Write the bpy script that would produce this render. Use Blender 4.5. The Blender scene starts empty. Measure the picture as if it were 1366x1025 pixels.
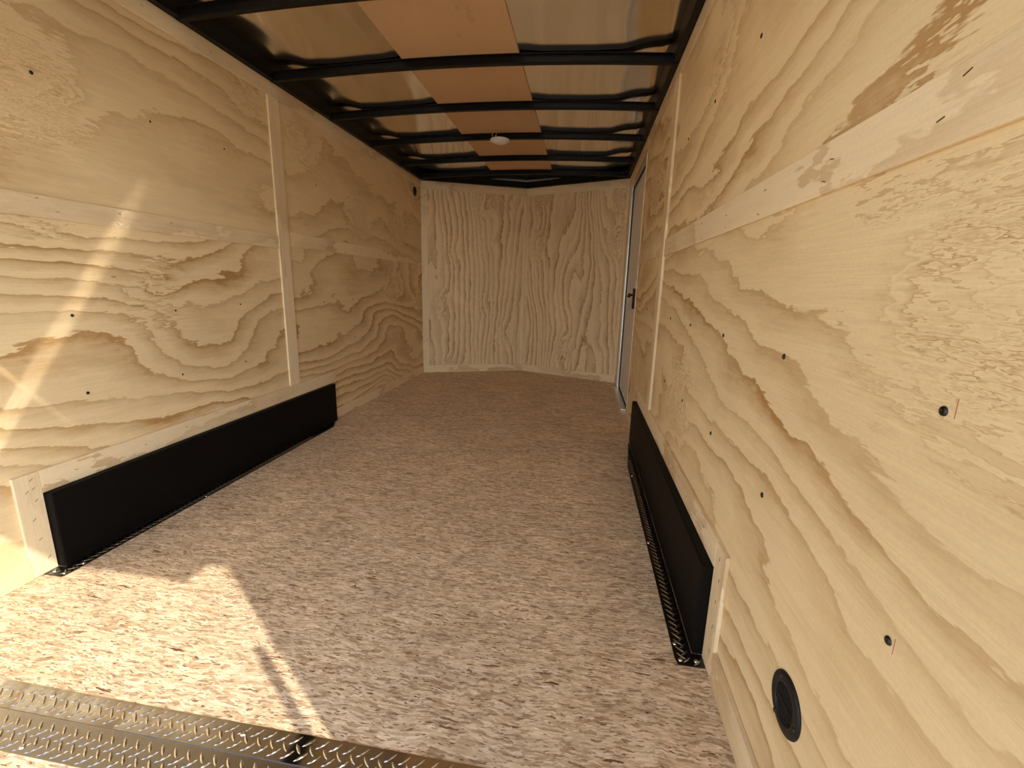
import bpy, bmesh, math, random
from mathutils import Matrix, Vector
random.seed(7)
S = bpy.context.scene
COL = S.collection

# ------------------------------------------------------------------ camera
CAM_F = 600.10          # focal length in pixels of the 1366 wide frame
cam_d = bpy.data.cameras.new('camera')
cam_d.sensor_fit = 'HORIZONTAL'; cam_d.sensor_width = 36.0
cam_d.lens = CAM_F * 36.0 / 1366.0
cam_d.clip_start = 0.02; cam_d.clip_end = 300
cam = bpy.data.objects.new('camera', cam_d); COL.objects.link(cam)
_r = Vector((0.98764265, 0.15464781, 0.0254176))
_d = Vector((0.05758823, -0.20727152, -0.97658697))
_f = Vector((-0.14575869, 0.9659827, -0.21361609))
cam.matrix_world = Matrix(((_r.x, -_d.x, -_f.x, 1.6835), (_r.y, -_d.y, -_f.y, 0.0),
                           (_r.z, -_d.z, -_f.z, 0.9522), (0, 0, 0, 1)))
S.camera = cam

# ------------------------------------------------------------------ sky, sun, exposure
world = bpy.data.worlds.new('sky'); S.world = world; world.use_nodes = True
wnt = world.node_tree; bg = wnt.nodes['Background']
sky = wnt.nodes.new('ShaderNodeTexSky'); sky.sky_type = 'NISHITA'; sky.sun_disc = False
sky.sun_elevation = math.radians(39.4); sky.sun_rotation = math.radians(126.2)   # behind the camera, to the right
sky.air_density = 1.0; sky.dust_density = 0.3; sky.ozone_density = 1.0
hs = wnt.nodes.new('ShaderNodeHueSaturation'); hs.inputs['Saturation'].default_value = .50
wnt.links.new(sky.outputs[0], hs.inputs['Color']); wnt.links.new(hs.outputs[0], bg.inputs[0])
bg.inputs[1].default_value = 0.54
sun_d = bpy.data.lights.new('sun', 'SUN'); sun_d.energy = 5.1; sun_d.angle = math.radians(0.5)
sun_d.color = (1.0, 0.91, 0.76)
sun = bpy.data.objects.new('sun', sun_d); COL.objects.link(sun)
SUN_DIR = Vector((-0.807, 0.59, -0.82))
sun.rotation_euler = SUN_DIR.to_track_quat('-Z', 'Y').to_euler()
sun.location = (6, -5, 6)
S.view_settings.view_transform = 'Standard'; S.view_settings.look = 'None'
S.view_settings.gamma = 1.0; S.view_settings.use_curve_mapping = False
S.view_settings.exposure = 0.0
S.cycles.use_guiding = True
S.cycles.max_bounces = 14; S.cycles.diffuse_bounces = 10; S.cycles.glossy_bounces = 6
S.cycles.caustics_reflective = True
S.cycles.blur_glossy = 0.0
S.cycles.sample_clamp_indirect = 0.0

# ------------------------------------------------------------------ dimensions
W, H = 2.06, 1.96          # inside width and wall height
YR = 0.085                 # rear end of the side walls
D, A = 4.638, 0.424        # nose corners, extra depth of the nose apex
APEX = (W / 2, D + A)

# ------------------------------------------------------------------ materials
def new_mat(name):
    m = bpy.data.materials.new(name); m.use_nodes = True
    nt = m.node_tree; b = nt.nodes['Principled BSDF']
    return m, nt, b
class NB:
    """small node-building helper"""
    def __init__(s, nt): s.nt = nt
    def n(s, t, **k):
        x = s.nt.nodes.new(t)
        for a, v in k.items(): setattr(x, a, v)
        return x
    def put(s, sock, v):
        if isinstance(v, bpy.types.NodeSocket): s.nt.links.new(v, sock)
        else: sock.default_value = v
    def math(s, op, a, b=0.0, c=None, clamp=False):
        x = s.n('ShaderNodeMath', operation=op, use_clamp=clamp)
        s.put(x.inputs[0], a); s.put(x.inputs[1], b)
        if c is not None: s.put(x.inputs[2], c)
        return x.outputs[0]
    def vmath(s, op, a, b=(0, 0, 0)):
        x = s.n('ShaderNodeVectorMath', operation=op)
        s.put(x.inputs[0], a); s.put(x.inputs[1], b); return x.outputs[0]
    def comb(s, a, b, c):
        x = s.n('ShaderNodeCombineXYZ')
        for i, v in enumerate((a, b, c)): s.put(x.inputs[i], v)
        return x.outputs[0]
    def noise(s, vec, scale, detail=2.0, rough=0.5, dist=0.0):
        x = s.n('ShaderNodeTexNoise'); s.put(x.inputs['Vector'], vec)
        x.inputs['Scale'].default_value = scale; x.inputs['Detail'].default_value = detail
        x.inputs['Roughness'].default_value = rough; x.inputs['Distortion'].default_value = dist
        return x.outputs['Fac']
    def voro(s, vec, scale, rnd=1.0, feature='F1'):
        x = s.n('ShaderNodeTexVoronoi', feature=feature); s.put(x.inputs['Vector'], vec)
        x.inputs['Scale'].default_value = scale; x.inputs['Randomness'].default_value = rnd
        return x
    def ramp(s, fac, stops, interp='LINEAR'):
        x = s.n('ShaderNodeValToRGB'); x.color_ramp.interpolation = interp
        e = x.color_ramp.elements
        while len(e) < len(stops): e.new(0.5)
        for el, (p, c) in zip(e, stops):
            el.position = p; el.color = (c[0], c[1], c[2], 1) if len(c) == 3 else c
        s.put(x.inputs[0], fac); return x.outputs[0]
    def mix(s, fac, a, b, blend='MIX'):
        x = s.n('ShaderNodeMix', data_type='RGBA', blend_type=blend)
        s.put(x.inputs[0], fac); s.put(x.inputs[6], a if isinstance(a, bpy.types.NodeSocket) else (*a, 1))
        s.put(x.inputs[7], b if isinstance(b, bpy.types.NodeSocket) else (*b, 1)); return x.outputs[2]
    def bump(s, h, strength, dist, bsdf):
        x = s.n('ShaderNodeBump'); x.inputs['Strength'].default_value = strength
        x.inputs['Distance'].default_value = dist; s.put(x.inputs['Height'], h)
        s.nt.links.new(x.outputs[0], bsdf.inputs['Normal'])
def grey(v): return (v, v, v)

def plywood(name, axis, light=(.79, .622, .368), dark=(.42, .232, .078), bands=12.0, lin=8.0, scale=1.0, fade=1.0, knots=2.6, seed=0.0, freq=1.5, aniso=.42):
    """rotary-cut pine: contour lines of a smooth field, drawn out along the grain"""
    m, nt, b = new_mat(name); k = NB(nt)
    tc = k.n('ShaderNodeTexCoord'); oi = k.n('ShaderNodeObjectInfo')
    sep = k.n('ShaderNodeSeparateXYZ'); nt.links.new(tc.outputs['Object'], sep.inputs[0])
    ax = {'X': 0, 'Y': 1, 'Z': 2}[axis]; others = [i for i in range(3) if i != ax]
    u = k.math('MULTIPLY', sep.outputs[ax], scale)
    # across the grain: the sum of both other axes, so thin edges stay coherent
    v = k.math('MULTIPLY', k.math('ADD', sep.outputs[others[0]], sep.outputs[others[1]]), scale)
    off = k.math('MULTIPLY_ADD', oi.outputs['Random'], 37.0, seed)
    P = lambda a, c, z=0.0: k.comb(k.math('MULTIPLY', u, a), k.math('MULTIPLY', v, c), k.math('ADD', off, z))
    base = k.noise(P(aniso, 1.0), freq, 1.2, .45, .35)
    warp = k.noise(P(2.4, 5.5, 5.0), 1.7, 4.0, .62)
    jag = k.noise(P(14, 85, 9.0), 1.0, 3.0, .65)
    # knots: rings crowd around a few scattered centres
    wob = k.vmath('SCALE', k.vmath('SUBTRACT', k.comb(warp, jag, 0.0), (.5, .5, 0))); wob.node.inputs['Scale'].default_value = .35
    vor = k.voro(k.vmath('ADD', P(.75, 1.15, 3.0), wob), 2.3)
    d = vor.outputs['Distance']
    sepc = k.n('ShaderNodeSeparateColor'); nt.links.new(vor.outputs['Color'], sepc.inputs[0])
    gate = k.math('GREATER_THAN', sepc.outputs[0], .50)
    kn = k.math('POWER', 2.718, k.math('MULTIPLY', k.math('MULTIPLY', d, d), -16.0))
    kn = k.math('MULTIPLY', k.math('MULTIPLY', kn, gate), k.math('MULTIPLY', sepc.outputs[1], knots * 1.6))
    h = k.math('MULTIPLY', base, bands)
    h = k.math('ADD', h, k.math('MULTIPLY', v, lin))
    h = k.math('MULTIPLY_ADD', warp, 1.25, h)
    h = k.math('MULTIPLY_ADD', jag, .22, h)
    h = k.math('ADD', h, kn)
    t = k.math('FRACT', h)
    soft = k.ramp(t, [(0.0, grey(0)), (.30, grey(.03)), (.52, grey(.30)), (.76, grey(.55)), (.90, grey(.95)), (.955, grey(1.0)), (.995, grey(0))])
    # some rings are bold, some nearly absent
    ringrand = k.noise(k.comb(k.math('FLOOR', h), off, 0.0), 3.7, 0.0)
    amp = k.ramp(ringrand, [(.30, grey(.35)), (.58, grey(1.0))])
    patch = k.ramp(k.noise(P(.8, 1.9, 21.0), 2.3, 2.0), [(.30, grey(.50)), (.58, grey(1.0))])
    fac = k.math('MULTIPLY', k.math('MULTIPLY', soft, amp), k.math('MULTIPLY', patch, fade))
    fib = k.noise(P(7, 330, 2.0), 1.0, 3.0, .7)
    fib2 = k.noise(P(1.5, 40, 4.0), 1.0, 3.0, .6)
    cloth = k.noise(P(160, 190, 7.0), 1.0, 2.0, .6)
    tone = k.noise(P(.6, 1.5, 30.0), 1.1, 2.0)
    fac = k.math('ADD', fac, k.math('MULTIPLY', k.math('SUBTRACT', fib2, .5), .30), clamp=True)
    col = k.mix(fac, light, dark)
    val = k.math('ADD', k.math('MULTIPLY_ADD', fib, .26, .80), k.math('MULTIPLY', k.math('SUBTRACT', tone, .5), .26))
    val = k.math('MULTIPLY_ADD', cloth, .14, val)
    col = k.mix(1.0, col, k.comb(val, val, val), 'MULTIPLY')
    nt.links.new(col, b.inputs['Base Color'])
    b.inputs['Roughness'].default_value = .62
    b.inputs['Specular IOR Level'].default_value = .25
    k.bump(k.math('ADD', fib, k.math('MULTIPLY', soft, .6)), .10, .002, b)
    return m

M = {}
M['ply_y'] = plywood('plywood_lengthwise', 'Y')
M['ply_y2'] = plywood('plywood_lengthwise_broad', 'Y', bands=11.0, lin=5.0, seed=11, freq=1.35, aniso=.34)
M['ply_z'] = plywood('plywood_upright', 'Z', bands=11, lin=12.0, knots=3.5, seed=4, scale=1.25, aniso=.28, light=(.81, .64, .40), dark=(.40, .22, .085))
_sl = (.81, .66, .43)
M['strip_y'] = plywood('strip_lengthwise', 'Y', bands=4.0, lin=.5, fade=.55, knots=1.2, light=_sl)
M['strip_z'] = plywood('strip_upright', 'Z', bands=4.0, lin=.5, fade=.45, knots=1.2, light=_sl)
M['strip_x'] = plywood('strip_crosswise', 'X', bands=4.0, lin=.5, fade=.5, knots=1.2, light=_sl)
M['luan'] = plywood('luan_panel', 'Y', light=(.58, .37, .205), dark=(.48, .29, .15), bands=3.0, lin=1.0, knots=0.0, fade=.5)

def osb(name):
    """overlapping wood strands: several layers of long cells, each strand with its own tone and direction"""
    m, nt, b = new_mat(name); k = NB(nt)
    tc = k.n('ShaderNodeTexCoord'); raw = tc.outputs['Object']
    def warpn(scale, amt, det=3):
        w = k.n('ShaderNodeTexNoise'); nt.links.new(raw, w.inputs['Vector']); w.inputs['Scale'].default_value = scale; w.inputs['Detail'].default_value = det
        x = k.vmath('SCALE', k.vmath('SUBTRACT', w.outputs['Color'], (.5, .5, .5))); x.node.inputs['Scale'].default_value = amt; return x
    co = k.vmath('ADD', k.vmath('ADD', raw, warpn(9, .034)), warpn(75, .0075))
    def layer(ang, sx, sy, off):
        mp = k.n('ShaderNodeMapping'); nt.links.new(co, mp.inputs[0])
        mp.inputs['Rotation'].default_value = (0, 0, math.radians(ang)); mp.inputs['Scale'].default_value = (sx * 1.25, sy * 1.2, 1)
        mp.inputs['Location'].default_value = (off, off * 1.7, off * .3)
        v = k.voro(mp.outputs[0], 1.0)
        s = k.n('ShaderNodeSeparateColor'); nt.links.new(v.outputs['Color'], s.inputs[0])
        return s.outputs, v.outputs['Distance'], mp.outputs[0]
    pal = [(0, (.25, .14, .068)), (.20, (.47, .32, .185)), (.45, (.67, .51, .33)), (.75, (.79, .635, .44)), (1, (.90, .77, .58))]
    a, da, ma = layer(3, 12, 52, 0)
    col = k.ramp(a[0], pal); tone = a[0]
    for i, (ang, sx, sy, off, th) in enumerate(((-24, 16, 70, 4.3, .58), (31, 17, 80, 9.1, .62), (8, 20, 130, 3.1, .50), (-52, 26, 105, 12.7, .74), (60, 28, 110, 18.9, .80), (-5, 34, 190, 15.1, .55))):
        c, dc, mc = layer(ang, sx, sy, off)
        mask = k.math('GREATER_THAN', c[1], th)
        col = k.mix(k.math('MULTIPLY', mask, .85), col, k.ramp(c[0], pal))
    fine, df, mf = layer(6, 55, 420, 2.2)
    col = k.mix(.25, col, k.ramp(fine[0], pal))
    # dark bark flecks, thin and sparse, at several angles
    for ang, sx, sy, off, th, w in ((12, 26, 170, 1.3, .940, .44), (-42, 36, 190, 6.1, .955, .40), (63, 44, 210, 8.7, .965, .40), (-3, 12, 110, 3.7, .986, .36), (24, 70, 300, 5.9, .935, .44), (-15, 60, 280, 7.7, .935, .44), (85, 50, 230, 17.3, .985, .36)):
        g, dg, mg = layer(ang, sx, sy, off)
        mask = k.math('MULTIPLY', k.math('GREATER_THAN', g[2], th), k.math('LESS_THAN', dg, w))
        col = k.mix(k.math('MULTIPLY', mask, k.math('MULTIPLY_ADD', g[0], .5, .45)), col, (.125, .052, .022))
    big = k.noise(raw, 2.2, 4.0, .62)
    v = k.math('MULTIPLY_ADD', big, .55, .72)
    streak = k.noise(mf, .7, 4.0, .7)
    v = k.math('MULTIPLY', v, k.math('MULTIPLY_ADD', streak, .95, .53))
    bp_ = k.n('ShaderNodeMapping'); nt.links.new(raw, bp_.inputs[0]); bp_.inputs['Scale'].default_value = (5, 13, 1)
    v = k.math('MULTIPLY', v, k.math('MULTIPLY_ADD', k.noise(bp_.outputs[0], 1.0, 4.0, .65), .60, .71))
    col = k.mix(1.0, col, k.comb(v, v, v), 'MULTIPLY')
    nt.links.new(col, b.inputs['Base Color'])
    b.inputs['Roughness'].default_value = .6; b.inputs['Specular IOR Level'].default_value = .3
    k.bump(k.math('ADD', a[0], k.math('MULTIPLY', fine[0], .5)), .18, .001, b)
    return m
M['osb'] = osb('oriented_strand_board')

def simple(name, col, rough=.5, metal=0.0, var=.0, vscale=20, bump=0.0, bscale=200, spec=.5, rvar=0.0):
    m, nt, b = new_mat(name); k = NB(nt)
    tc = k.n('ShaderNodeTexCoord')
    n = k.noise(tc.outputs['Object'], vscale, 3.0, .6)
    v = k.math('MULTIPLY_ADD', n, 2 * var, 1 - var)
    nt.links.new(k.mix(1.0, col, k.comb(v, v, v), 'MULTIPLY'), b.inputs['Base Color'])
    b.inputs['Metallic'].default_value = metal; b.inputs['Roughness'].default_value = rough
    b.inputs['Specular IOR Level'].default_value = spec
    if rvar: nt.links.new(k.math('MULTIPLY_ADD', n, 2 * rvar, rough - rvar), b.inputs['Roughness'])
    if bump: k.bump(k.noise(tc.outputs['Object'], bscale, 2.0, .6), bump, .001, b)
    return m
M['black_paint'] = simple('black_painted_steel', (.006, .005, .0045), .42, var=.15, bump=.05, spec=.14)
M['black_vinyl'] = simple('black_pebbled_liner', (.005, .004, .0035), .55, var=.2, bump=.35, bscale=420, spec=.09)
M['black_plastic'] = simple('black_plastic', (.010, .009, .009), .5, bump=.06, spec=.3)
M['void'] = simple('vent_shadow_box', (.004, .004, .004), .9)
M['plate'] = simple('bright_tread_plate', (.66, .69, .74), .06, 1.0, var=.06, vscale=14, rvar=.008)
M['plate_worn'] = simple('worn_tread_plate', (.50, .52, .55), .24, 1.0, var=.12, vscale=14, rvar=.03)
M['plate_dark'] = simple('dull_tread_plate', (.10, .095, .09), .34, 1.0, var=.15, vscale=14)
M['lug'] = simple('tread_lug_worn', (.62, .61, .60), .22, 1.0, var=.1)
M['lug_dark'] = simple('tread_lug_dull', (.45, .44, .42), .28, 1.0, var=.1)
M['screw'] = simple('dark_screw', (.045, .042, .04), .35, .9)
M['bright_screw'] = simple('zinc_screw', (.75, .75, .75), .2, 1.0)
M['aluminium'] = simple('mill_aluminium', (.80, .79, .78), .38, 1.0, var=.06)
M['skin'] = simple('roof_sheet_metal', (.88, .84, .77), .13, 1.0, var=.04, vscale=4)
M['door_grey'] = simple('door_white_paint', (.74, .71, .67), .5, var=.03)
M['rubber'] = simple('door_seal_rubber', (.02, .02, .021), .6)
M['lens'] = simple('lamp_lens_white', (.82, .78, .73), .3, var=.02)
M['wire_white'] = simple('wire_white', (.7, .68, .64), .5)
M['wire_red'] = simple('wire_red', (.25, .03, .02), .5)
M['red_mark'] = simple('red_pencil', (.36, .13, .08), .8)
M['staple'] = simple('staple_steel', (.13, .085, .05), .5, .4)
M['exterior'] = simple('exterior_sheet', (.6, .6, .6), .4, var=.03)
M['gravel'] = simple('pale_concrete', (.50, .475, .43), .9, var=.25, vscale=8)


# ------------------------------------------------------------------ mesh helpers
def link(o, parent=None):
    COL.objects.link(o)
    if parent is not None:
        o.parent = parent; o.matrix_parent_inverse = Matrix.Identity(4)
    return o
def mesh_obj(name, bm, mat, parent=None, origin=None, smooth=False, rot=None):
    """vertices are in world space; the origin is moved to `origin` (default: box centre)"""
    bm.normal_update()
    if origin is None:
        lo = Vector([min(v.co[i] for v in bm.verts) for i in range(3)]); hi = Vector([max(v.co[i] for v in bm.verts) for i in range(3)])
        origin = (lo + hi) / 2
    origin = Vector(origin)
    mw = Matrix.Translation(origin) @ (rot.to_4x4() if rot is not None else Matrix.Identity(4))
    bm.transform(mw.inverted())
    me = bpy.data.meshes.new(name); bm.to_mesh(me); bm.free()
    me.materials.append(mat)
    if smooth:
        for p in me.polygons: p.use_smooth = True
    o = bpy.data.objects.new(name, me); COL.objects.link(o)
    if parent is not None:
        o.parent = parent
        pm = WORLD.get(parent.name, Matrix.Identity(4))
        o.matrix_local = pm.inverted() @ mw
    else:
        o.matrix_local = mw
    WORLD[o.name] = mw
    return o
WORLD = {}
def box_bm(x0, x1, y0, y1, z0, z1, bev=0.0, bm=None):
    bm = bm or bmesh.new()
    r = bmesh.ops.create_cube(bm, size=1.0, matrix=Matrix.Translation(((x0 + x1) / 2, (y0 + y1) / 2, (z0 + z1) / 2)) @ Matrix.Diagonal((x1 - x0, y1 - y0, z1 - z0, 1)))
    if bev:
        es = set(e for v in r['verts'] for e in v.link_edges)
        bmesh.ops.bevel(bm, geom=list(es), offset=bev, segments=2, affect='EDGES', profile=.5)
    return bm
def box(name, x0, x1, y0, y1, z0, z1, mat, parent=None, bev=0.0015, **k):
    return mesh_obj(name, box_bm(x0, x1, y0, y1, z0, z1, bev), M[mat], parent, **k)
def prism_bm(pts, axis, a, b, bm=None):
    """extrude a 2-D outline along an axis ('x','y','z') from a to b"""
    bm = bm or bmesh.new()
    def P(p, t): return {'x': (t, p[0], p[1]), 'y': (p[0], t, p[1]), 'z': (p[0], p[1], t)}[axis]
    v0 = [bm.verts.new(P(p, a)) for p in pts]; v1 = [bm.verts.new(P(p, b)) for p in pts]
    bm.faces.new(v0); bm.faces.new(v1[::-1])
    n = len(pts)
    for i in range(n): bm.faces.new((v0[i], v1[i], v1[(i + 1) % n], v0[(i + 1) % n]))
    bmesh.ops.recalc_face_normals(bm, faces=bm.faces)
    return bm
def tube_bm(path, r, seg=8, bm=None):
    bm = bm or bmesh.new(); rings = []
    path = [Vector(p) for p in path]
    for i, p in enumerate(path):
        t = (path[min(i + 1, len(path) - 1)] - path[max(i - 1, 0)]).normalized()
        n = t.orthogonal().normalized() if i == 0 else (rings_n - t * rings_n.dot(t)).normalized()
        rings_n = n; bn = t.cross(n)
        rings.append([bm.verts.new(p + r * (math.cos(2 * math.pi * j / seg) * n + math.sin(2 * math.pi * j / seg) * bn)) for j in range(seg)])
    for a, c in zip(rings, rings[1:]):
        for j in range(seg): bm.faces.new((a[j], a[(j + 1) % seg], c[(j + 1) % seg], c[j]))
    bm.faces.new(rings[0][::-1]); bm.faces.new(rings[-1])
    return bm
def lathe_bm(profile, origin, axis, seg=24, bm=None):
    """profile: (radius, distance along axis)"""
    bm = bm or bmesh.new(); o = Vector(origin); ax = Vector(axis).normalized()
    n = ax.orthogonal().normalized(); b2 = ax.cross(n); rings = []
    for r, h in profile:
        if r < 1e-6: rings.append([bm.verts.new(o + ax * h)])
        else: rings.append([bm.verts.new(o + ax * h + r * (math.cos(2 * math.pi * j / seg) * n + math.sin(2 * math.pi * j / seg) * b2)) for j in range(seg)])
    for a, c in zip(rings, rings[1:]):
        for j in range(seg):
            j2 = (j + 1) % seg
            if len(a) == 1: bm.faces.new((a[0], c[j], c[j2]))
            elif len(c) == 1: bm.faces.new((a[j], c[0], a[j2]))
            else: bm.faces.new((a[j], c[j], c[j2], a[j2]))
    bmesh.ops.recalc_face_normals(bm, faces=bm.faces)
    return bm
def empty(name, loc):
    o = bpy.data.objects.new(name, None); COL.objects.link(o); o.location = loc; o.empty_display_size = .1
    WORLD[o.name] = Matrix.Translation(loc); return o
def tag(o, label, cat, group=None):
    o['label'] = label; o['category'] = cat
    if group: o['group'] = group
    return o
def struct(o, label=None, cat=None):
    o['kind'] = 'structure'
    if label: o['label'] = label
    if cat: o['category'] = cat
    return o

# shared small meshes: screw heads and staples
def screw_mesh(nm, r, mat):
    bm = lathe_bm([(r, 0), (r * .92, r * .30), (r * .55, r * .46), (r * .30, r * .46), (r * .22, r * .30), (0, r * .30)], (0, 0, 0), (0, 0, 1), 12)
    me = bpy.data.meshes.new(nm); bm.to_mesh(me); bm.free(); me.materials.append(M[mat])
    for p in me.polygons: p.use_smooth = True
    return me
SCREW = screw_mesh('screw', .0056, 'screw')
SCREW_S = screw_mesh('small_screw', .0042, 'screw')
SCREW_B = screw_mesh('bright_screw', .0060, 'bright_screw')
_bm = box_bm(-.0055, .0055, -.0007, .0007, -.0002, .0006)
STAPLE = bpy.data.meshes.new('staple'); _bm.to_mesh(STAPLE); _bm.free(); STAPLE.materials.append(M['staple'])
def place(name, me, loc, normal, parent, spin=0.0):
    o = bpy.data.objects.new(name, me); COL.objects.link(o)
    q = Vector(normal).to_track_quat('Z', 'Y').to_matrix().to_4x4()
    mw = Matrix.Translation(loc) @ q @ Matrix.Rotation(spin, 4, 'Z')
    o.parent = parent; o.matrix_local = WORLD[parent.name].inverted() @ mw
    WORLD[o.name] = mw
    return o

# ================================================================== SETTING
# ---- ground outside
gb = bmesh.new(); bmesh.ops.create_grid(gb, x_segments=2, y_segments=2, size=40, matrix=Matrix.Translation((1, 0, -.50)))
ground = struct(mesh_obj('ground', gb, M['gravel']), 'pale concrete yard around the trailer', 'ground')

# ---- floor: one slab following the wedge nose
T = .02
fl = prism_bm([(-.05, YR), (W + .05, YR), (W + .05, D), (APEX[0], APEX[1] + .05), (-.05, D)], 'z', -.03, 0.0)
floor = struct(mesh_obj('floor', fl, M['osb'], origin=(W / 2, 2.4, 0)), 'tan strand board trailer floor with dark flecks', 'floor')

# ---- left wall
PT = .009   # thickness of the inner lining proud pieces
def side_x(side, d0, d1):
    """x range of a piece standing d0..d1 proud of a side wall"""
    return (d0, d1) if side == 'left' else (W - d1, W - d0)
wl = struct(box('wall_left', -.06, -.012, YR, D + .02, -.03, H + .05, 'exterior', bev=0))
wr_bm = bmesh.new()
DY0, DY1, DZ1 = 3.43, 4.44, 1.86     # side door opening
for (a, b_, c, d_) in ((YR, DY0, -.03, H + .05), (DY1, D + .02, -.03, H + .05), (DY0, DY1, DZ1, H + .05), (DY0, DY1, -.03, .0)):
    box_bm(W + .012, W + .06, a, b_, c, d_, bm=wr_bm)
wr = struct(mesh_obj('wall_right', wr_bm, M['exterior']))
LAP = 1.150
def sheet(side, par, y0, y1, z0, z1, mat):
    x0, x1 = side_x(side, -.012, 0)
    return box('plywood_sheet', x0, x1, y0 + .0008, y1 - .0008, z0 + .0008, z1 - .0008, mat, par, bev=.001)
# seams lie under the strips
sheet('left', wl, YR, 2.405, 0, LAP, 'ply_y'); sheet('left', wl, YR, 2.405, LAP, H, 'ply_y2')
sheet('left', wl, 2.405, D, 0, LAP, 'ply_y'); sheet('left', wl, 2.405, D, LAP, H, 'ply_y2')
sheet('right', wr, YR, 2.38, 0, LAP, 'ply_y'); sheet('right', wr, YR, 2.38, LAP, H, 'ply_y2')
sheet('right', wr, 2.38, DY0, 0, LAP, 'ply_y'); sheet('right', wr, 2.38, DY0, LAP, H, 'ply_y2')
sheet('right', wr, DY1, D, 0, H, 'ply_z'); sheet('right', wr, DY0, DY1, DZ1, H, 'ply_y2')
def strip(side, par, y0, y1, z0, z1, mat, proud=.008, nm='cover_strip', base=0.0):
    x0, x1 = side_x(side, base + .0002, base + proud)
    return box(nm, x0, x1, y0, y1, z0, z1, mat, par, bev=.0012)
# horizontal lap strips (half-way up)
sl1 = strip('left', wl, YR, 2.359, 1.121, 1.188, 'strip_y', .007)
sl2 = strip('left', wl, 2.452, D - .012, 1.142, 1.218, 'strip_y', .004)
sr1 = strip('right', wr, YR, 2.329, 1.108, 1.188, 'strip_y', .007)
sr2 = strip('right', wr, 2.432, DY0, 1.120, 1.190, 'strip_y', .004)
# top strips
tl1 = strip('left', wl, YR, D - .012, 1.890, H, 'strip_y', .008)
tr1 = strip('right', wr, YR, D - .012, 1.893, H, 'strip_y', .008)
# upright battens
bl1 = strip('left', wl, 2.360, 2.451, .341, 1.889, 'strip_z', .010)
br1 = strip('right', wr, 2.330, 2.431, .341, 1.892, 'strip_z', .012)
# boards round the wheel boxes
BX0, BX1, BZ = 1.088, 2.80, .264
fl1 = strip('left', wl, 1.088, 2.86, BZ + .001, .340, 'strip_y', .010, 'trim_board')
fl2 = strip('left', wl, 1.018, 1.087, .002, .340, 'strip_z', .010, 'trim_board')
fr1 = strip('right', wr, 1.088, 2.92, BZ + .001, .340, 'strip_y', .010, 'trim_board')
fr2 = strip('right', wr, 1.012, 1.087, .002, .340, 'strip_z', .010, 'trim_board')
fr3 = strip('right', wr, BX1 + .03, DY0 - .002, .078, .263, 'strip_y', .002, 'trim_board') if False else None
# near jamb of the side door: light raw edge
jamb = strip('right', wr, DY0 - .022, DY0, 0.002, DZ1, 'strip_z', .006, 'door_jamb_board')
cornr = strip('right', wr, DY1 + .045, D - .006, .001, 1.891, 'strip_z', .006, 'corner_batten')
# baseboards
def baseb(nm, x0, x1, y0, y1, z1): return struct(box(nm, x0, x1, y0, y1, .0005, z1, 'strip_y', None, bev=.0015))
baseb('baseboard_left', .0003, .012, YR, 1.0175, .075)
baseb('baseboard_left', .0003, .009, BX1 + .004, D - .012, .072)
baseb('baseboard_right', W - .012, W - .0003, YR, 1.0115, .080)
baseb('baseboard_right', W - .009, W - .0003, BX1 + .034, DY0 - .024, .072)

# ---- nose wall: two sheets meeting at the apex
wf = struct(empty('wall_front', (W / 2, D + A, 0)))
ang = math.atan2(A, W / 2); LEN = math.hypot(A, W / 2)
ROT = {'L': Matrix.Rotation(ang, 3, 'Z'), 'R': Matrix.Rotation(math.pi - ang, 3, 'Z')}
def nose(side, nm, s0, s1, z0, z1, mat, d0=-.012, d1=0.0, bev=.0012, par=None):
    """s runs from the side corner to the apex; d is how far the piece stands into the room"""
    bm = box_bm(s0, s1, -d1, -d0, z0, z1, bev)
    if side == 'L': m = Matrix.Translation((0, D, 0)) @ Matrix.Rotation(ang, 4, 'Z')
    else: m = Matrix.Translation((W, D, 0)) @ Matrix.Rotation(-ang, 4, 'Z') @ Matrix.Diagonal((-1, 1, 1, 1))
    bm.transform(m)
    if side == 'R': bmesh.ops.reverse_faces(bm, faces=bm.faces)
    c = m @ Vector(((s0 + s1) / 2, -(d0 + d1) / 2, (z0 + z1) / 2))
    return mesh_obj(nm, bm, M[mat], par or wf, origin=c, rot=Matrix.Rotation(ang if side == 'L' else -ang, 3, 'Z'))
for s in 'LR':
    nose(s, 'plywood_sheet', -.03, LEN + .003, 0, H, 'ply_z')
    nose(s, 'outer_sheet', -.03, LEN + .02, -.03, H + .13, 'exterior', -.06, -.0125, 0)
    nose(s, 'cover_strip', .004, LEN - .002, 1.884, H, 'strip_x', .0003, .006)
    e0 = .066 if s == 'L' else .030
    nose(s, 'edge_batten', .003, e0, .0795, 1.8835, 'strip_z', .0003, .006)
nose('L', 'seam_batten', LEN - .034, LEN - .002, .0795, 1.8835, 'strip_z', .0003, .004)
nose('R', 'seam_batten', LEN - .034, LEN - .002, .0795, 1.8835, 'strip_z', .0003, .004)
bf = struct(empty('baseboard_front', (W / 2, D + A, 0)))
for s in 'LR': nose(s, 'baseboard_piece', .006, LEN - .003, .0005, .079, 'strip_x', .0003, .009, par=bf)

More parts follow.
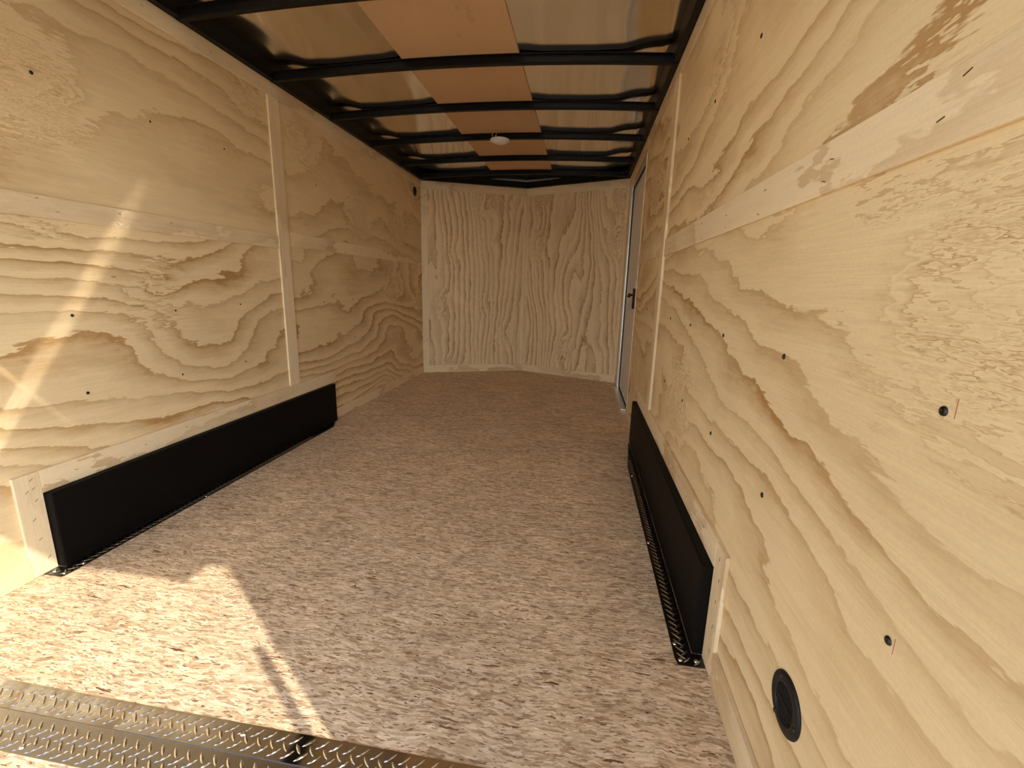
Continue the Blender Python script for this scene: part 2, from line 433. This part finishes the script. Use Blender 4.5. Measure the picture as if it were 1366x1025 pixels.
# ---- ceiling: sheet metal skin, arched bows, centre panel, top rails
def bow_z(x):                       # lower edge of a bow
    return 1.957 + .032 * (1 - ((x - W / 2) / 1.0) ** 2)
BH = .036
BOWS = [.165, .725, 1.285, 1.842, 2.402, 2.962, 3.522, 4.085, 4.560]
def skin_gap(s):
    pts = [(0, .0075), (.30, .0075), (.40, .003), (.62, .0025), (.74, .005), (.92, .024), (1.10, .050)]
    for (a, ga), (b_, gb_) in zip(pts, pts[1:]):
        if s <= b_: t = (s - a) / (b_ - a); t = t * t * (3 - 2 * t); return ga + (gb_ - ga) * t
    return pts[-1][1]
def skin_z(x, y):
    s = abs(x - W / 2)
    z = bow_z(x) + BH + skin_gap(s)
    # the sheet bellies a little between the bows
    for a, b_ in zip(BOWS, BOWS[1:]):
        if a <= y <= b_:
            t = (y - a) / (b_ - a); z += math.sin(math.pi * t) ** 2 * (.004 * min(1, max(0, (s - .3) / .3)) + .010 * min(1, max(0, (s - .65) / .3)))
    return z
sk = bmesh.new(); NX = 60; ys = []
ys = [YR + (APEX[1] + .06 - YR) * i / 200 for i in range(201)]
grid = []
for y in ys:
    grid.append([sk.verts.new((-.055 + (W + .11) * i / NX, y, skin_z(-.055 + (W + .11) * i / NX, y))) for i in range(NX + 1)])
for r0, r1 in zip(grid, grid[1:]):
    for i in range(NX): sk.faces.new((r0[i], r0[i + 1], r1[i + 1], r1[i]))
# upper face so that the roof has thickness and is closed to the sky
top = [[sk.verts.new((v.co.x, v.co.y, v.co.z + .02)) for v in (r[0], r[NX // 4], r[NX // 2], r[3 * NX // 4], r[NX])] for r in (grid[0], grid[100], grid[200])]
for r0, r1 in zip(top, top[1:]):
    for i in range(4): sk.faces.new((r0[i], r1[i], r1[i + 1], r0[i + 1]))
ceiling = struct(mesh_obj('ceiling', sk, M['skin'], smooth=True), 'shiny bare sheet metal trailer roof', 'ceiling')
def bow(y):
    bm = bmesh.new(); w, fl_, th = .016, .030, .003
    xs = [.012 + (W - .024) * i / 36 for i in range(37)]; rings = []
    for x in xs:
        z = bow_z(x); t = z + BH
        prof = [(-fl_, t), (-fl_, t - th), (-w, t - th), (-w, z + .004), (-w + .004, z), (w - .004, z), (w, z + .004), (w, t - th), (fl_, t - th), (fl_, t)]
        rings.append([bm.verts.new((x, y + a, c)) for a, c in prof])
    for a, c in zip(rings, rings[1:]):
        for j in range(len(a)): bm.faces.new((a[j], a[(j + 1) % len(a)], c[(j + 1) % len(a)], c[j]))
    bm.faces.new(rings[0]); bm.faces.new(rings[-1][::-1])
    bmesh.ops.recalc_face_normals(bm, faces=bm.faces)
    return mesh_obj('roof_bow', bm, M['black_paint'], ceiling)
bows = [bow(y) for y in BOWS]
# the luan centre panel lies on the bows
cp = bmesh.new(); rings = []
for i in range(13):
    x = .738 + (1.318 - .738) * i / 12; z = bow_z(x) + BH + .0008
    rings.append([cp.verts.new((x, y, z + dz)) for y, dz in ((YR, 0), (4.66, 0), (4.66, .0045), (YR, .0045))])
for a, c in zip(rings, rings[1:]):
    for j in range(4): cp.faces.new((a[j], a[(j + 1) % 4], c[(j + 1) % 4], c[j]))
cp.faces.new(rings[0]); cp.faces.new(rings[-1]); bmesh.ops.recalc_face_normals(cp, faces=cp.faces)
mesh_obj('centre_panel', cp, M['luan'], ceiling)
# black top rails
for x0, x1 in ((-.055, .038), (W - .038, W + .055)):
    pts = [(x0, H + .001), (x1, H + .001), (x1, H + .052), (x0, H + .052)]
    bm = box_bm(x0, x1, YR, D, H + .001, H + .105, .003)
    mesh_obj('top_rail', bm, M['black_paint'], ceiling)
def nose_rail(s):
    bm = box_bm(.0, LEN + .0, -.034, .011, H + .001, H + .060, .003)
    m = Matrix.Translation((0, D, 0)) @ Matrix.Rotation(ang, 4, 'Z') if s == 'L' else Matrix.Translation((W, D, 0)) @ Matrix.Rotation(-ang, 4, 'Z') @ Matrix.Diagonal((-1, 1, 1, 1))
    bm.transform(m)
    if s == 'R': bmesh.ops.reverse_faces(bm, faces=bm.faces)
    return mesh_obj('nose_rail', bm, M['black_paint'], ceiling)
nose_rail('L'); nose_rail('R')
# gusset plates that fill the two front corners of the roof frame
for pts in ([(.03, D - .10), (.50, D + .16), (.03, D - .0)], [(W - .03, D - .10), (W - .03, D), (W - .46, D + .15)]):
    mesh_obj('corner_gusset', prism_bm(pts, 'z', H + .030, H + .034), M['black_paint'], ceiling)
# screws and clips on the bows
for y, xs in ((3.522, (1.50, 2.00)), (4.085, (1.58, 1.62)), (4.56, (1.46, 1.50))):
    for x in xs: place('clip', SCREW_S if y > 4 else SCREW, (x, y - .0162, bow_z(x) + .016), (0, -1, 0), bows[BOWS.index(y)]).data.materials
# ---- rear frame, behind the camera: header, hood and posts
tf = struct(empty('trim_1', (W / 2, 0, 0)))
box('header_beam', -.24, W + .28, -.05, YR - .001, 1.72, H + .06, 'black_paint', tf)
box('rear_hood', -.24, 2.30, -.235, -.051, 1.85, H + .06, 'exterior', tf)
for x0, x1 in ((-.24, -.061), (W + .061, W + .24)):
    box('rear_post', x0, x1, YR + .002, YR + .10, -.05, H + .05, 'exterior', tf)
box('rear_sill', -.06, W + .06, YR - .04, YR - .001, -.10, -.004, 'black_paint', tf)

# ---- side door
dr = struct(empty('door_1', (W + .03, (DY0 + DY1) / 2, 0)), 'narrow white side door in an aluminium frame', 'door')
box('door_leaf', W + .020, W + .045, DY0 + .01, DY1 - .040, .03, DZ1 - .035, 'door_grey', dr)
box('door_frame', W - .004, W + .055, DY1 - .036, DY1 + .012, .0, DZ1 + .01, 'aluminium', dr, bev=.003)
box('door_frame', W - .002, W + .055, DY0 + .001, DY1 - .037, DZ1 - .032, DZ1 + .004, 'aluminium', dr, bev=.003)
box('seal', W + .008, W + .0195, DY1 - .046, DY1 - .0365, .03, DZ1 - .04, 'rubber', dr)
box('seal', W + .008, W + .0195, DY0 + .012, DY1 - .047, DZ1 - .044, DZ1 - .0325, 'rubber', dr)
box('seal', W + .008, W + .0195, DY0 + .002, DY1 - .047, .012, .032, 'rubber', dr)
box('door_sill', W - .036, W + .055, 3.56, DY1 - .036, .0006, .012, 'aluminium', dr, bev=.003)
box('strike_plate', W - .006, W - .0005 + .002, DY0 - .020, DY0 + .001, .955, 1.00, 'bright_screw', dr) if False else None
hd = box('latch_plate', W - .002, W + .0195, 3.62, 3.665, .80, .955, 'black_plastic', dr, bev=.003)
mesh_obj('latch_lever', tube_bm([(W + .01, 3.645, .905), (W - .010, 3.65, .905), (W - .018, 3.68, .903), (W - .018, 3.86, .890)], .008), M['black_plastic'], hd, smooth=True)
mesh_obj('latch_knob', lathe_bm([(0, 0), (.014, 0), (.018, .008), (.018, .016), (0, .022)], (W - .008, 3.74, .90), (-1, 0, 0), 14), M['black_plastic'], hd, smooth=True)
box('striker', W - .0095, W - .0062, DY0 - .018, DY0 - .004, .955, 1.005, 'bright_screw', dr, bev=.001)

# ================================================================== SCREWS, STAPLES
def stud_ys(y0, y1): return [y for y in (.138, .518, .898, 1.278, 1.658, 2.038, 2.78, 3.16, 3.92, 4.30) if y0 < y < y1]
def jit(a=.008): return random.uniform(-a, a)
for y in stud_ys(.2, 4.6):
    for z in (.545, .822, 1.536):
        place('screw', SCREW if y < 1.5 else SCREW_S, (.0002, y + jit(), z + jit()), (1, 0, 0), wl)
for y in [q for q in stud_ys(.2, 3.4)]:
    for z in (.557, .835, 1.536):
        yy = y if y > .6 else .518
        place('screw', SCREW, (W - .0002, yy + jit(.004), z + jit(.004)), (-1, 0, 0), wr)
for (y, z) in ((.500, .842), (.506, .556)):
    bm = box_bm(W - .0004, W + .0001, y - .0005, y + .0002, z - .010, z + .011); mesh_obj('pencil_mark', bm, M['red_mark'], wr)
def staples(par, side, pts, proud):
    x = proud + .0002 if side == 'left' else W - proud - .0002
    for y, z, sp in pts: place('staple', STAPLE, (x, y, z), (1 if side == 'left' else -1, 0, 0), par, sp)
def row(y0, y1, n, z, a=.012): return [(y0 + (y1 - y0) * (i + .5) / n + jit(.03), z + jit(a), random.uniform(-.35, .35)) for i in range(n)]
staples(sr1, 'right', row(.45, 2.3, 7, 1.165) + row(.45, 2.3, 7, 1.130), .007)
staples(sl1, 'left', row(.9, 2.3, 6, 1.17) + row(.9, 2.3, 6, 1.137), .007)
staples(tl1, 'left', row(1.5, 4.5, 9, 1.925), .008)
staples(tr1, 'right', row(1.5, 4.5, 9, 1.925), .008)
staples(fl2, 'left', [(1.05 + jit(.02), z, .6) for z in (.05, .12, .19, .25, .285, .29, .32)], .010)
staples(fr2, 'right', [(1.05 + jit(.02), z, 1.5) for z in (.06, .13, .20, .26, .31)], .010)
staples(fl1, 'left', row(1.1, 2.8, 8, .305), .010)
staples(fr1, 'right', row(1.1, 2.8, 8, .305), .010)

# ================================================================== TREAD PLATES
def lug_bm(bm, cx, cy, z, ang_, L=.029, Wd=.0060, Hh=.0016):
    c, s = math.cos(ang_), math.sin(ang_)
    def P(a, b_, h): return bm.verts.new((cx + a * c - b_ * s, cy + a * s + b_ * c, z + h))
    tips = [P(-L / 2, 0, 0), P(L / 2, 0, 0)]
    sides = [P(-L * .2, Wd / 2, 0), P(L * .2, Wd / 2, 0), P(L * .2, -Wd / 2, 0), P(-L * .2, -Wd / 2, 0)]
    top = [P(-L * .36, 0, Hh * .8), P(L * .36, 0, Hh * .8), P(0, Wd * .16, Hh), P(0, -Wd * .16, Hh)]
    A0, B0 = tips; a, b_, c2, d = sides; t0, t1, m0, m1 = top
    for f in ((A0, t0, a), (a, t0, m0), (a, m0, b_), (b_, m0, t1), (b_, t1, B0), (B0, t1, c2), (c2, t1, m1), (c2, m1, d), (d, m1, t0), (d, t0, A0), (t0, m1, m0), (t1, m0, m1)):
        bm.faces.new(f)
def lugs(name, x0, x1, y0, y1, z, mat, parent, pitch=.0300, inside=None):
    bm = bmesh.new(); ny = int((y1 - y0) / (pitch / 2)) + 2; nx = int((x1 - x0) / (pitch / 2)) + 2; k = 0
    for j in range(ny):
        for i in range(nx):
            x = x0 + i * pitch / 2; y = y0 + j * pitch / 2
            if (i + j) % 2: continue
            if not (x0 + .008 < x < x1 - .008 and y0 + .006 < y < y1 - .006): continue
            if inside and not inside(x, y): continue
            lug_bm(bm, x, y, z, math.radians(45 if j % 2 else -45))
    bmesh.ops.recalc_face_normals(bm, faces=bm.faces)
    o = mesh_obj(name, bm, M[mat], parent); o['kind'] = 'stuff'; return o

# threshold plate near the rear: two overlapping strips
tp = tag(empty('threshold_plate', (W / 2, .635, 0)), 'bright diamond tread plate strip across the floor at the rear', 'tread plate')
p_a = box('front_strip', .014, W - .014, .645, .7055, .0006, .0034, 'plate', tp, bev=0)
p_b = box('rear_strip', .014, W - .014, .568, .6445, .0006, .0022, 'plate_worn', tp, bev=0)
lugs('tread_lugs', .014, W - .014, .645, .7055, .0034, 'lug', p_a)
lugs('tread_lugs', .014, W - .014, .566, .6445, .0022, 'lug', p_b)
for x, y, z in ((.53, .689, .0034), (1.02, .684, .0034), (1.52, .688, .0034), (.07, .688, .0034)): place('screw', SCREW_B, (x, y, z), (0, 0, 1), p_a)
for x in (.10, .60, 1.10, 1.62): place('screw', SCREW_B, (x, .582, .0022), (0, 0, 1), p_b)

# wheel boxes
def wheel_box(side, label):
    sx = (lambda v: v) if side == 'left' else (lambda v: W - v)
    t = tag(empty('wheel_box', (sx(.0), (BX0 + BX1) / 2, 0)), label, 'wheel box', 'black wheel boxes along the walls')
    y1 = BX1 if side == 'left' else BX1 + .03
    x0, x1 = sorted((sx(.0004), sx(.036)))
    box('cover', x0, x1, BX0 + .001, y1, .0008, BZ, 'black_vinyl', t, bev=.005)
    pts = [(sx(.012), 1.044), (sx(.078), 1.044), (sx(.084), 1.068), (sx(.086), 2.38 if side == 'right' else 2.66), (sx(.044), y1 - .05), (sx(.0370), y1 - .05), (sx(.0370), BX0 - .0005), (sx(.012), BX0 - .0005)]
    bm = prism_bm(pts, 'z', .0006, .0030)
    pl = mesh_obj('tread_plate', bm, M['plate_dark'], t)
    a, b_ = sorted((sx(.036), sx(.088)))
    inside = lambda x, y: (.046 < abs(x - sx(0)) < (.078 if y < 2.38 else .078 - .044 * (y - 2.38) / .37))
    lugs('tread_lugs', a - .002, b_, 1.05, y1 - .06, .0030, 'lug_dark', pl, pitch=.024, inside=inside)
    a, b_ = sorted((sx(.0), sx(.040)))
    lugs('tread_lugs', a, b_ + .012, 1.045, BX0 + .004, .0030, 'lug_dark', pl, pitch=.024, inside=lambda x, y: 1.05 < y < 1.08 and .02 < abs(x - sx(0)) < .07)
    for x, y in ((.070, 1.060), (.030, 1.062), (.074, 1.115), (.076, 1.62), (.074, 2.25)):
        place('screw', SCREW_B, (sx(x), y, .003), (0, 0, 1), pl)
    return t
wheel_box('left', 'long black wheel box cover against the sunlit left wall')
wheel_box('right', 'long black wheel box cover against the right wall below the side door')

# ================================================================== VENTS
def air_vent(loc, normal, r, label, detail=True):
    nx = normal
    t = tag(empty('air_vent', loc), label, 'vent', 'round black air vents')
    o = Vector(loc); ax = Vector((nx, 0, 0))
    fl_ = lathe_bm([(r * .62, .0004), (r, .0004), (r * .985, .003), (r * .90, .0052), (r * .70, .0062), (r * .62, .0045), (r * .62, .0004)], o, ax, 40)
    mesh_obj('flange', fl_, M['black_plastic'], t, smooth=True)
    mesh_obj('backing', lathe_bm([(0, .0004), (r * .63, .0004), (r * .63, .0012), (0, .0012)], o, ax, 32), M['void'], t)
    if detail:
        n = 11
        for i in range(n):
            a = (i + .5) / n * 2 - 1; hw = r * .61 * math.sqrt(1 - a * a); yc = o.y + a * r * .60
            x0, x1 = sorted((o.x + nx * .0014, o.x + nx * .0040))
            box('slat', x0, x1, yc - .0011, yc + .0011, o.z - hw, o.z + hw, 'black_plastic', t, bev=0)
        x0, x1 = sorted((o.x + nx * .0041, o.x + nx * .0052))
        box('cross_bar', x0, x1, o.y - r * .42, o.y + r * .42, o.z - .0016, o.z + .0016, 'black_plastic', t, bev=0)
        for a in (60, 190, 300):
            place('screw', SCREW_S, (o.x + nx * .0056, o.y + r * .82 * math.cos(math.radians(a)), o.z + r * .82 * math.sin(math.radians(a))), (nx, 0, 0), t)
    return t
air_vent((W, .690, .277), -1, .051, 'round black slotted air vent low on the near right wall')
air_vent((0, 4.475, 1.828), 1, .045, 'small round black air vent high in the far left corner')

# ================================================================== DOME LIGHT, WIRES
LX, LY = 1.018, 3.515; LZ = bow_z(LX)
dl = tag(empty('dome_light', (LX, LY, LZ)), 'white oval dome light on the ceiling bow, switched off', 'ceiling light')
mesh_obj('base', lathe_bm([(0, .0004), (.066, .0004), (.072, .003), (.072, .012), (.066, .015), (0, .015)], (LX, LY, LZ), (0, 0, -1), 32), M['lens'], dl, smooth=True)
mesh_obj('lens', lathe_bm([(.060, .0152), (.056, .021), (.040, .0265), (.020, .0285), (0, .029)], (LX, LY, LZ), (0, 0, -1), 32), M['lens'], dl, smooth=True)
mesh_obj('wire', tube_bm([(LX - .045, LY - .030, LZ - .001), (LX - .052, LY - .034, LZ + .020), (LX - .045, LY - .034, LZ + .040), (LX - .030, LY - .034, LZ + .046), (LX - .02, LY - .033, LZ + .036), (LX - .022, LY - .031, LZ + .015)], .0014, 6), M['wire_white'], dl, smooth=True)
box('connector', LX - .030, LX - .022, LY - .034, LY - .0255, LZ + .004, LZ + .018, 'wire_white', dl)
box('connector', LX - .006, LX + .002, LY - .034, LY - .0255, LZ + .004, LZ + .012, 'wire_white', dl)
wpath = [(1.77, D - .02, H + .060 - .045), (1.74, D - .03, H + .018), (1.72, D - .02, H + .028), (1.78, D - .03, H + .036), (1.88, D - .06, H + .030), (1.99, D - .10, H + .032)]
tag(mesh_obj('loose_wire', tube_bm(wpath, .0016, 6), M['wire_red'], smooth=True), 'thin loose dark red wire under the roof in the far right corner', 'wire')

# ================================================================== BEHIND THE CAMERA
rod = tag(mesh_obj('lock_rod', tube_bm([(2.040, .058, -.004), (2.040, .058, 1.17)], .013, 12), M['black_paint'], smooth=True), 'slim upright black rod at the right rear doorway', 'rod')
rm = tag(empty('ramp_door', (W / 2, .04, -.02)), 'lowered ramp door behind the rear opening', 'ramp')
rp = prism_bm([(.04, -.05), (.04, -.012), (-1.75, -.46), (-1.75, -.495)], 'x', .03, W - .03)
mesh_obj('deck', rp, M['osb'], rm)
